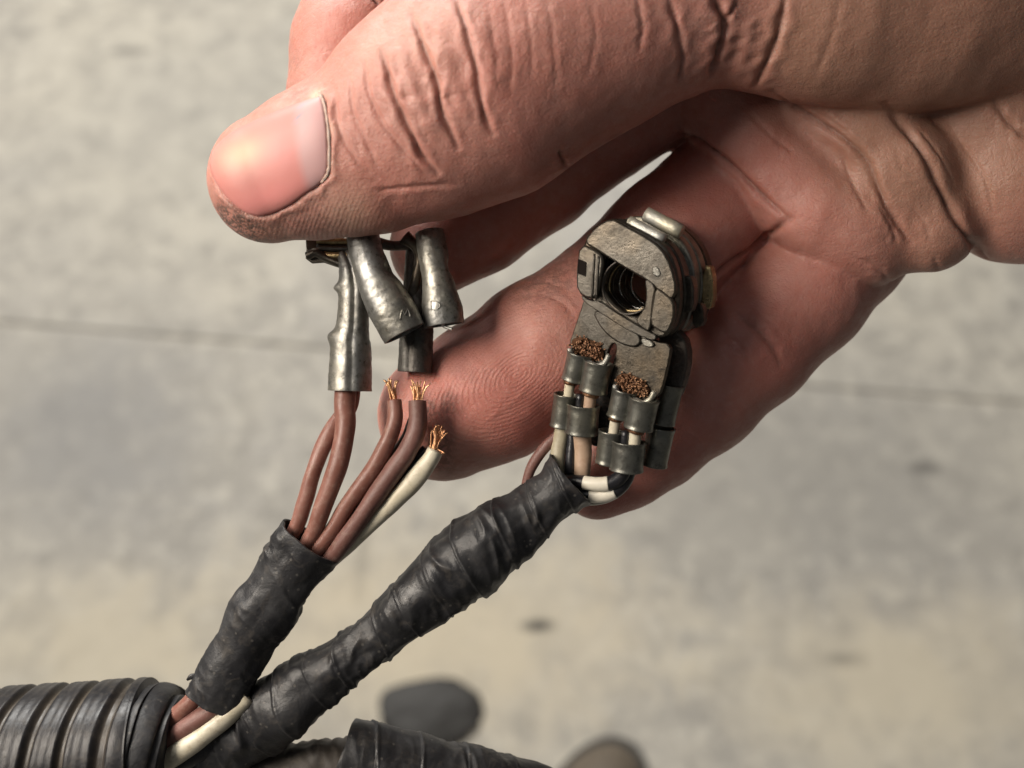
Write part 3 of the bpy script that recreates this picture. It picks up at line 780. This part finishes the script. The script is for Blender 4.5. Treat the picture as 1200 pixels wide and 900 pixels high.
# ------------------------------------------------------------------ left terminals under the thumb
def add_seam(ctrl, mat, parent, name='seam'):
    V, F = tube(ctrl, 24, 8); mk(name, V, F, mat, parent)
clu = empty('terminal_stack', to_world(R(455, 290, -10))[0], 'stack of four grey crimp terminals pinched between thumb and fingers', 'terminals')
def barrel(ctrl, mat, parent, n=90, seg=48, open_end=True, label=None, bumps=(), seamth=None, wall=2.6, seed=0):
    A = np.array([list(R(p[0], p[1], p[2])) for p in ctrl]); total = np.linalg.norm(np.diff(A, axis=0), axis=1).sum()
    def sect(s, th, r):
        q = r * (1 + .035 * mnoise.noise(Vector((s / 20, math.cos(th) * 1.2 + seed, math.sin(th) * 1.2))))
        for (s0, t0, ws, wt, a) in bumps:
            dt = (th - t0 + math.pi) % (2 * math.pi) - math.pi
            q += a * math.exp(-((s - s0 * total) / ws) ** 2 - (dt / wt) ** 2)
        if seamth is not None:
            dt = (th - seamth + math.pi) % (2 * math.pi) - math.pi
            q -= 3.0 * math.exp(-(dt * r / 2.2) ** 2)
        return q + .5 * mnoise.noise(Vector((s / 5, math.cos(th) * 4, math.sin(th) * 4 + seed)))
    V, F = tube(ctrl, n, seg, sect, cap=False)
    o = mk('crimp_barrel', V, F, mat, parent)
    s = o.modifiers.new('wall', 'SOLIDIFY'); s.thickness = wall * S; s.offset = -1
    b = o.modifiers.new('edge', 'BEVEL'); b.width = .5 * S; b.segments = 2; b.limit_method = 'ANGLE'; b.angle_limit = math.radians(60)
    if label: o['label'] = label
    return o
PI = math.pi
# T1, left: narrow neck, two steps, wires enter it
barrel([(404, 296, 2, 10), (411, 315, 6, 14), (414, 338, 8, 17), (414, 362, 8, 18), (413, 384, 8, 19.5), (411, 400, 8, 23), (411, 420, 8, 24.5), (410, 458, 8, 25.5)], ZINC, clu,
       bumps=[(.26, 0, 6, .6, 6), (.63, 0, 6, .6, 5)], seamth=PI * .56, label='long left crimp barrel with two brown wires', seed=1)
# T2, middle, in front
b2 = barrel([(424, 272, 28, 19), (430, 298, 34, 20), (440, 326, 38, 22.5), (452, 350, 40, 26), (463, 370, 40, 27), (474, 391, 40, 26)], ZINC, clu,
       bumps=[(.45, PI * .9, 10, .5, -3), (.6, PI * .5, 12, .5, -2)], label='shiny pitted crimp barrel in front, open and empty', seed=2)
# T3, right
b3 = barrel([(503, 272, 20, 17), (508, 300, 24, 18), (512, 322, 26, 18), (515, 342, 28, 20.5), (518, 362, 28, 24), (521, 381, 28, 24)], ZINC, clu,
       bumps=[(.4, PI, 9, .5, -4)], label='right crimp barrel with an embossed letter, open and empty', seed=3)
# T4, behind
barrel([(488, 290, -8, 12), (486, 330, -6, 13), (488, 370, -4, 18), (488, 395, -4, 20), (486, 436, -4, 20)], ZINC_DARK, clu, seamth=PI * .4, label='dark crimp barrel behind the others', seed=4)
# straps, contact leaves and brass between thumb and barrels
def prism(poly, h0, h1, bev=1.0):
    n = len(poly); V = [R(x, y, h1) for x, y in poly] + [R(x, y, h0) for x, y in poly]
    F = [tuple(range(n)), tuple(range(2 * n - 1, n - 1, -1))] + [(i, (i + 1) % n, n + (i + 1) % n, n + i) for i in range(n)]
    return V, F
def bev(o, w, seg=2):
    b = o.modifiers.new('edge', 'BEVEL'); b.width = w * S; b.segments = seg; b.limit_method = 'ANGLE'; b.angle_limit = math.radians(35)
    o.data.set_sharp_from_angle(angle=math.radians(35)); return o
o = mk('contact_plate', *prism([(358, 276), (402, 276), (412, 300), (410, 317), (394, 313), (380, 308), (366, 309), (358, 303), (359, 293)], -8, -2), ZINC_DULL, clu); bev(o, 1)
V, F = tube([(360, 300, 2, 5), (370, 296, 4, 5.5), (382, 302, 4, 5), (398, 309, 5, 5), (410, 312, 5, 5)], 30, 14); mk('contact_lip', V, F, ZINC_DULL, clu)
for k, (y0, m) in enumerate(((282, BRASS), (290, ZINC_DARK), (298, BRASS))):
    V, F = tube([(372, y0, 2 - k * 2, 4), (390, y0 + 1, 6, 4), (412, y0 + 1, 8, 4)], 16, 12); mk('contact_leaf', V, F, m, clu)
V, F = tube([(474, 278, 10, 9), (486, 288, 12, 6), (492, 304, 10, 5.5), (488, 325, 8, 6), (483, 345, 6, 7), (482, 362, 4, 8)], 40, 16, flat=.6); mk('strap', V, F, ZINC_DULL, clu)
V, F = tube([(440, 284, 6, 7), (460, 288, 4, 6), (480, 287, 6, 6)], 20, 14); mk('strap', V, F, ZINC_DARK, clu)
# seam lip inside the open end of T3 and T2
V, F = tube([(503, 378, 36, 2.0), (514, 373, 45, 2.2), (522, 371, 48, 2.2), (519, 381, 40, 2.0), (530, 386, 44, 1.6)], 30, 8); mk('seam_edge', V, F, PALE_METAL, b3)
# embossed letters: thin raised lines laid on the barrels
def on_surface(obj, pts, lift=.3):
    dg = bpy.context.evaluated_depsgraph_get()
    me = obj.data; inv = np.linalg.inv(MCn)
    Wv = np.array([v.co for v in me.vertices]) + np.array(top(obj).location)
    tr = BVHTree.FromPolygons([tuple(v) for v in Wv], [tuple(p.vertices) for p in me.polygons])
    out = []
    for px, py in pts:
        tgt = Vector(to_world(R(px, py, 0))[0]); d = (tgt - CAM).normalized()
        loc, nn, i, ds = tr.ray_cast(CAM, d)
        if loc is None: continue
        L = inv @ np.array([loc.x, loc.y, loc.z, 1]); h = L[2] / S + DP
        out.append((px, py, h + lift))
    return out
def letter(obj, pts, r=.7):
    P = [(a, b, h, r) for a, b, h in on_surface(obj, pts)]
    if len(P) > 1:
        V, F = tube(P, len(P) * 5, 8); mk('embossed_mark', V, F, ZINC, obj)
letter(b3, [(505, 353), (505, 358), (505, 363)]); letter(b3, [(505, 353), (511, 353), (515, 356), (515, 360), (511, 363), (505, 363)])
letter(b2, [(469, 374), (470, 367), (471, 363)]); letter(b2, [(471, 363), (475, 369)]); letter(b2, [(475, 369), (478, 362)]); letter(b2, [(478, 362), (481, 371)])

# ------------------------------------------------------------------ right connector: stacked ring terminals
con = empty('ring_connector', to_world(R(745, 400, 30))[0], 'grey metal connector of stacked ring plates with crimped wires, lying on the fingers', 'connector')
NV = np.array([-.46, .13, .88]); NV /= np.linalg.norm(NV)
UV_ = np.array([.86, .42, .30]); UV_ -= NV * UV_.dot(NV); UV_ /= np.linalg.norm(UV_)
VV = np.cross(NV, UV_); VV = VV if VV[1] > 0 else -VV
O0 = R(738, 332, 78)
def plane_pt(px, py, n=0.0):
    """point of the connector plane (offset n along its normal) seen at px,py"""
    eye = np.array([0, 0, DP]); d = R(px, py, 0) - eye
    t = ((O0 + NV * n) - eye).dot(NV) / d.dot(NV)
    return eye + d * t
def L2(p): return np.array([(p - O0).dot(UV_), (p - O0).dot(VV)])
def to3(u, v, n): return O0 + UV_ * u + VV * v + NV * n
def plate(name, poly, n0, th, mat, bw=1.4, hole=None, at=0.0, parent=None, shift=(0, 0)):
    """outline seen at plane offset `at`, extruded from n0 to n0+th"""
    P = [L2(plane_pt(x, y, at)) + np.array(shift) for x, y in poly]
    bm = bmesh.new()
    def loop(pts, n): return [bm.verts.new(tuple(to3(p[0], p[1], n))) for p in pts]
    if hole is None:
        a = loop(P, n0 + th); f = bm.faces.new(a)
        r = bmesh.ops.extrude_face_region(bm, geom=[f]); vs = [g for g in r['geom'] if isinstance(g, bmesh.types.BMVert)]
        bmesh.ops.translate(bm, verts=vs, vec=tuple(-NV * th))
    else:
        H = [L2(plane_pt(x, y, at)) + np.array(shift) for x, y in hole]
        def res(pts, k):
            pts = np.array(pts + [pts[0]]); s = np.concatenate([[0], np.cumsum(np.linalg.norm(np.diff(pts, axis=0), axis=1))])
            t = np.linspace(0, s[-1], k + 1)[:-1]; return np.stack([np.interp(t, s, pts[:, 0]), np.interp(t, s, pts[:, 1])], 1)
        k = 64; A = res(P, k); B = res(H, k); cen = np.mean(H, axis=0)
        def align(X):
            ang = np.arctan2(X[:, 1] - cen[1], X[:, 0] - cen[0]); X = np.roll(X, -int(ang.argmin()), axis=0)
            ang = np.unwrap(np.arctan2(X[:, 1] - cen[1], X[:, 0] - cen[0]))
            return X if ang[-1] > ang[0] else np.roll(X[::-1], 1, axis=0)
        A, B = align(A), align(B)
        rings = [loop(A, n0 + th), loop(B, n0 + th), loop(B, n0), loop(A, n0)]
        for i in range(4):
            p, q = rings[i], rings[(i + 1) % 4]
            for j in range(k): bm.faces.new((p[j], p[(j + 1) % k], q[(j + 1) % k], q[j]))
    bm.verts.ensure_lookup_table(); bm.verts.index_update()
    V = [tuple(v.co) for v in bm.verts]; F = [[v.index for v in f.verts] for f in bm.faces]; bm.free()
    return bev(mk(name, V, F, mat, parent or con), bw)
def rnd(poly, k=3):                      # soften an outline
    P = np.array(poly + [poly[0]], float); out = []
    for i in range(len(poly)):
        a, b = P[i], P[i + 1]; out += [a * .75 + b * .25, a * .25 + b * .75]
    return [tuple(p) for p in out]
CR0 = mat_metal('worn_edge_metal', (.30, .29, .26), (.32, .30, .24), (.3, .45), 20, .4)
hole_px = rnd([(706, 303), (716, 298), (736, 304), (758, 322), (764, 336), (762, 360), (752, 372), (734, 368), (716, 354), (706, 336)])
ring_px = rnd([(681, 300), (685, 280), (700, 263), (722, 252), (745, 255), (768, 268), (787, 288), (797, 314), (799, 340), (795, 366), (788, 386), (776, 398), (752, 392), (724, 376), (700, 358), (684, 345), (679, 325)])
front_px = rnd([(681, 300), (685, 280), (700, 264), (719, 254), (734, 262), (757, 273), (778, 286), (791, 308), (797, 340), (795, 366), (788, 386), (776, 398), (752, 392), (724, 376), (700, 358), (684, 345), (679, 325)])
# four rings, one behind the other, alternately wider and narrower
for k, (n0, m, sc) in enumerate(((-16, ZINC_DULL, 0), (-42, ZINC_DULL, -2.5), (-68, CR0, 0), (-94, CR0, -1), (-118, ZINC_DULL, 1))):
    plate('ring_plate', front_px if k < 2 else ring_px, n0, 16 if k == 0 else 20, m, 3.0 if k == 0 else 2.0, hole=hole_px)
inner = rnd([(688, 302), (694, 280), (722, 262), (748, 266), (776, 290), (790, 320), (790, 350), (782, 382), (760, 386), (724, 368), (694, 348)])
for n0 in (-22, -48, -74, -98): plate('spacer_plate', inner, n0, 7, ZINC_DARK, .6, hole=hole_px)
# front: top cap, left clamp with a black plate for its slot's shade, right tab, lower tongue with the two legs
plate('top_cap', rnd([(686, 284), (699, 266), (719, 255), (733, 263), (756, 275), (777, 289), (790, 312), (796, 340), (789, 352), (778, 346), (765, 331), (738, 316), (712, 300), (700, 292)]), 0, 7, ZINC_DULL, 3.2)
plate('left_clamp', rnd([(682, 284), (704, 294), (711, 303), (708, 322), (704, 346), (694, 351), (679, 342), (678, 320)]), 0, 8, ZINC_DULL, 2.4)
o = plate('clamp_slot', [(681, 303), (691, 307), (690, 324), (680, 320)], 7.6, 1.2, NT('slot_dark').set(color=(.012, .009, .008), rough=.9, spec=.1), .3); o['label'] = 'dark square recess in the left clamp'  # raised black plate paints the shade inside the slot
for q in ((700, 297, 697, 350), (705, 300, 702, 351)):
    a = L2(plane_pt(q[0], q[1])); b = L2(plane_pt(q[2], q[3]))
    V, F = [], []
    rr = 1.6
    pts = [to3(*(a + (b - a) * f), 8.0) for f in np.linspace(0, 1, 8)]
    # raised rib beside the hole
    parts = []
    for i in range(len(pts)):
        for j in range(8):
            th = 2 * PI * j / 8; V.append(pts[i] + rr * (math.cos(th) * UV_ + math.sin(th) * NV))
    F = [(i * 8 + j, i * 8 + (j + 1) % 8, (i + 1) * 8 + (j + 1) % 8, (i + 1) * 8 + j) for i in range(7) for j in range(8)]
    F += [tuple(range(8)), tuple(56 + j for j in range(8))]
    mk('rib', V, F, ZINC_DULL, con)
plate('inner_tab', rnd([(757, 324), (772, 334), (768, 352), (765, 388), (758, 386), (745, 376), (757, 362), (760, 345)]), 1, 6, PALE_METAL_D if 'PALE_METAL_D' in globals() else ZINC_DULL, 1.8)
plate('right_tab', rnd([(771, 335), (782, 342), (793, 352), (794, 368), (790, 382), (784, 391), (772, 386), (764, 378), (767, 356)]), 0, 9, ZINC_DULL, 2.4)
plate('lower_lip', rnd([(683, 344), (694, 352), (706, 352), (722, 364), (745, 378), (764, 389), (772, 392), (770, 399), (756, 395), (730, 382), (706, 366), (686, 353)]), 0, 7, ZINC_DULL, 1.8)
leg_px = [(684, 349), (700, 358), (722, 374), (748, 390), (768, 400), (786, 404), (784, 420), (778, 446), (772, 466), (756, 470), (740, 468), (722, 455), (711, 446),
          (716, 430), (722, 412), (721, 402), (715, 404), (708, 424), (700, 432), (688, 428), (674, 416), (666, 404), (672, 386), (679, 366)]
o = plate('terminal_tongue', rnd(leg_px), -9, 8, ZINC_DULL, 2.2); o['label'] = 'flat forked tongue leading to the two crimps'
# worn oval boss pressed into the tongue and small bright spots
plate('pressed_boss', rnd([(694, 364), (708, 364), (730, 378), (750, 390), (753, 402), (744, 408), (724, 402), (705, 386)]), -1.5, 4.5, ZINC_DULL, 2.4)
plate('nick', rnd([(752, 396), (760, 397), (768, 403), (764, 408), (753, 404)]), -1, 4, CR0, 1.4)
plate('nick', rnd([(768, 312), (774, 312), (778, 322), (772, 325), (767, 319)]), 5, 3.6, CR0, 2.0)
# side wall pieces on the right, seen edge on between the rings
for (x, y, n0, hh) in ((800, 345, -40, 44), (803, 372, -66, 30), (806, 340, -92, 54)):
    plate('side_clip', rnd([(x - 8, y - hh / 2), (x + 4, y - hh / 2 + 3), (x + 5, y + hh / 2), (x - 10, y + hh / 2 + 2)]), n0, 16, ZINC_DULL if hh != 54 else BRASS, 1.6)
# pale plated bars on top of the stack
def bar(name, a, b, r, mat, fl=.7):
    V, F = tube([(*a, r), (*((np.array(a) + np.array(b)) / 2), r), (*b, r)], 14, 20, flat=fl); bev(mk(name, V, F, mat, con), .4)

# a dark tube with bright coil turns inside the hole
cu, cv = L2(plane_pt(736, 336))
def circ(n, ru, rv, rt, name, mat, cu=cu, cv=cv, a0=0, a1=2 * PI, seg=60, closed=True):
    V = []; F = []; k = 8; steps = seg
    for i in range(steps + (0 if closed else 1)):
        a = a0 + (a1 - a0) * i / steps
        c = to3(cu + ru * math.cos(a), cv + rv * math.sin(a), n); er = UV_ * math.cos(a) + VV * math.sin(a)
        for j in range(k):
            th = 2 * PI * j / k; V.append(c + rt * (math.cos(th) * er + math.sin(th) * NV))
    m = steps if closed else steps
    tot = steps if closed else steps + 1
    for i in range(m):
        for j in range(k): F.append((i * k + j, i * k + (j + 1) % k, ((i + 1) % tot) * k + (j + 1) % k, ((i + 1) % tot) * k + j))
    return mk(name, V, F, mat, con)
V = []; F = []
for i, n in enumerate(np.linspace(2, -112, 12)):
    for j in range(60):
        a = 2 * PI * j / 60; V.append(to3(cu + 31 * math.cos(a), cv + 31 * math.sin(a), n))
for i in range(11):
    for j in range(60): F.append((i * 60 + j, i * 60 + (j + 1) % 60, (i + 1) * 60 + (j + 1) % 60, (i + 1) * 60 + j))
INNER = mat_plastic('sooty_metal', (.05, .04, .03), (.07, .055, .045), .35, (.12, .09, .06), .4)  # near-black wall colour inside the hole
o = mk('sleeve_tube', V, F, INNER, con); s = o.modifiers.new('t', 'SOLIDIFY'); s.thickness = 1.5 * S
for n, rr, rt, m in ((-3, 30, 1.3, ZINC_DULL), (-14, 28, 1.2, BRASS), (-26, 28, 1.1, ZINC_DULL), (-42, 27, 1.3, SPRING), (-60, 27, 1.0, ZINC_DULL), (-76, 26, 1.3, SPRING), (-98, 26, 1.2, BRASS)):
    circ(n, rr, rr, rt, 'coil_turn', m)

# crimps: each has two curled lobes above and an open collar below, in the connector plane
def lobe(name, p0, p1, r0, r1, n, mat, depth=1.0, lip=True, openw=None, parent=None):
    """half-round lobe from p0 to p1 (picture positions in the plane), bulging along the normal"""
    a = L2(plane_pt(*p0, n)); b = L2(plane_pt(*p1, n)); d = b - a; L = np.linalg.norm(d); d /= L; w = np.array([-d[1], d[0]])
    V = []; F = []; m = 26; k = 28
    for i in range(m):
        f = i / (m - 1); r = r0 + (r1 - r0) * f
        flare = 0
        if lip: flare = .9 * math.exp(-(f / .10) ** 2) + 1.0 * math.exp(-((1 - f) / .08) ** 2)
        for j in range(k):
            th = 2 * PI * j / k; rr = (r + flare) * (1 + .02 * mnoise.noise(Vector((f * 4, math.cos(th), math.sin(th) + p0[0]))))
            c = a + d * L * f + w * rr * math.cos(th)
            V.append(to3(c[0], c[1], n + rr * depth * math.sin(th)))
    F = [(i * k + j, i * k + (j + 1) % k, (i + 1) * k + (j + 1) % k, (i + 1) * k + j) for i in range(m - 1) for j in range(k)]
    o = mk(name, V, F, mat, parent or con)
    s = o.modifiers.new('wall', 'SOLIDIFY'); s.thickness = 2.4 * S; s.offset = -1
    e = o.modifiers.new('edge', 'BEVEL'); e.width = .6 * S; e.segments = 2; e.limit_method = 'ANGLE'; e.angle_limit = math.radians(60)
    return o
CR = ZINC_DULL2 = mat_metal('greenish_crimp_metal', (.23, .23, .205), (.26, .25, .20), (.30, .46), 22, .6, rel=.4, grain=9)
def crimp(dx, dy, tag):
    def q(x, y): return (x + dx, y + dy)
    lobe('crimp_lobe', q(680, 414), q(672, 446), 14.5, 13.5, 4, CR)
    lobe('crimp_lobe', q(702, 424), q(695, 459), 17, 16, 6, CR)
    # collar below: two wider rings
    lobe('insulation_crimp', q(664, 462), q(659, 500), 14.5, 14, 2, CR)
    lobe('insulation_crimp', q(684, 474), q(681, 508), 19, 18.5, 4, CR)
    # copper ends above the crimp: a packed oval of strand tips
    c = L2(plane_pt(687 + dx, 409 + dy, 6)); parts = []
    for i in range(170):
        a = random.random() * 2 * PI; rr = random.random() ** .5
        u, v = 20 * rr * math.cos(a), 9.5 * rr * math.sin(a)
        base = to3(c[0] + u * .96 - v * .1, c[1] + v + u * -.02, 0); tipp = base + NV * (4.5 + 3 * (1 - rr) + random.uniform(-3.5, 2)) + VV * random.uniform(-5, 5) + UV_ * random.uniform(-5, 5)
        V = []; F = []
        for p, r in ((base, 1.1), (tipp, .95)):
            for j in range(6):
                th = 2 * PI * j / 6; V.append(p + r * (math.cos(th) * UV_ + math.sin(th) * VV))
        F = [(j, (j + 1) % 6, 6 + (j + 1) % 6, 6 + j) for j in range(6)] + [tuple(range(6, 12))]
        parts.append((V, F))
    Vm, Fm = merge(parts); o = mk('strand_ends', Vm, Fm, OLD_COPPER, con, smooth=False); o['kind'] = 'stuff'
    V, F = [], []
    V = [to3(c[0] + 21 * math.cos(t), c[1] + 10.5 * math.sin(t), 1.5) for t in np.linspace(0, 2 * PI, 28)[:-1]]
    V2 = [v + NV * .8 for v in V]; n = len(V)
    F = [tuple(range(n, 2 * n)), tuple(range(n))[::-1]] + [(i, (i + 1) % n, n + (i + 1) % n, n + i) for i in range(n)]
    mk('strand_core', V + V2, F, NT('dark_copper').set(color=(.10, .045, .02), rough=.6, metal=.5), con)
    # cream lip that cups the copper
    a0 = L2(plane_pt(667 + dx, 404 + dy, 6)); pts = [(668, 408), (670, 416), (679, 423), (690, 425), (700, 429), (709, 425), (714, 416)]
    A = catmull(np.array([L2(plane_pt(x + dx, y + dy, 8)) for x, y in pts]), 40)
    V = []; k = 10
    for i in range(40):
        T = A[min(i + 1, 39)] - A[max(i - 1, 0)]; T /= np.linalg.norm(T); w = np.array([-T[1], T[0]])
        for j in range(k):
            th = 2 * PI * j / k; r = 3.0; cc = A[i] + w * r * math.cos(th); V.append(to3(cc[0], cc[1], 8 + r * 1.5 * math.sin(th)))
    F = [(i * k + j, i * k + (j + 1) % k, (i + 1) * k + (j + 1) % k, (i + 1) * k + j) for i in range(39) for j in range(k)] + [tuple(range(k)), tuple(390 + j for j in range(k))]
    mk('crimp_lip', V, F, PALE_METAL, con)
crimp(0, 0, 0); crimp(53, 43, 1)
# short lengths of wire seen between crimp and collar
def stub(p0, p1, r, n, mat, name='wire_stub'):
    a, b = plane_pt(*p0, n), plane_pt(*p1, n); d = (b - a) / np.linalg.norm(b - a); w = np.cross(d, NV); V = []
    for i, f in enumerate(np.linspace(0, 1, 6)):
        for j in range(14):
            th = 2 * PI * j / 14; V.append(a + (b - a) * f + r * (math.cos(th) * w + math.sin(th) * NV))
    F = [(i * 14 + j, i * 14 + (j + 1) % 14, (i + 1) * 14 + (j + 1) % 14, (i + 1) * 14 + j) for i in range(5) for j in range(14)] + [tuple(range(14)), tuple(70 + j for j in range(14))]
    return mk(name, V, F, mat, con)
stub((737, 260), (778, 281), 7, -14, PALE_METAL, 'plated_bar'); stub((757, 251), (798, 272), 8.5, -36, PALE_METAL, 'plated_bar')
for dx, dy in ((0, 0), (53, 43)):
    stub((669 + dx, 444 + dy), (664 + dx, 478 + dy), 6, 3, CREAM)
    stub((680 + dx, 462 + dy), (678 + dx, 490 + dy), 4.5, 8, BLACKW)
    stub((693 + dx, 452 + dy), (688 + dx, 498 + dy), 7, 4, TANW if dx == 0 else CREAM)
    stub((670 + dx, 440 + dy), (668 + dx, 450 + dy), 8.0, 4, OLD_COPPER); stub((694 + dx, 456 + dy), (692 + dx, 464 + dy), 9.5, 6, OLD_COPPER)
# second terminal layer behind, to the right
plate('rear_tongue', rnd([(772, 380), (800, 392), (806, 420), (800, 450), (792, 470), (770, 466), (768, 430)]), -52, 20, ZINC_DARK, 2, at=-30)
lobe('rear_crimp', (786, 450), (776, 496), 15, 14, -34, CR); lobe('rear_crimp', (775, 500), (766, 545), 16, 15, -34, CR)
V, F = tube([(768, 500, 68, 3.2), (765, 501, 71, 3.2)], 3, 16); 
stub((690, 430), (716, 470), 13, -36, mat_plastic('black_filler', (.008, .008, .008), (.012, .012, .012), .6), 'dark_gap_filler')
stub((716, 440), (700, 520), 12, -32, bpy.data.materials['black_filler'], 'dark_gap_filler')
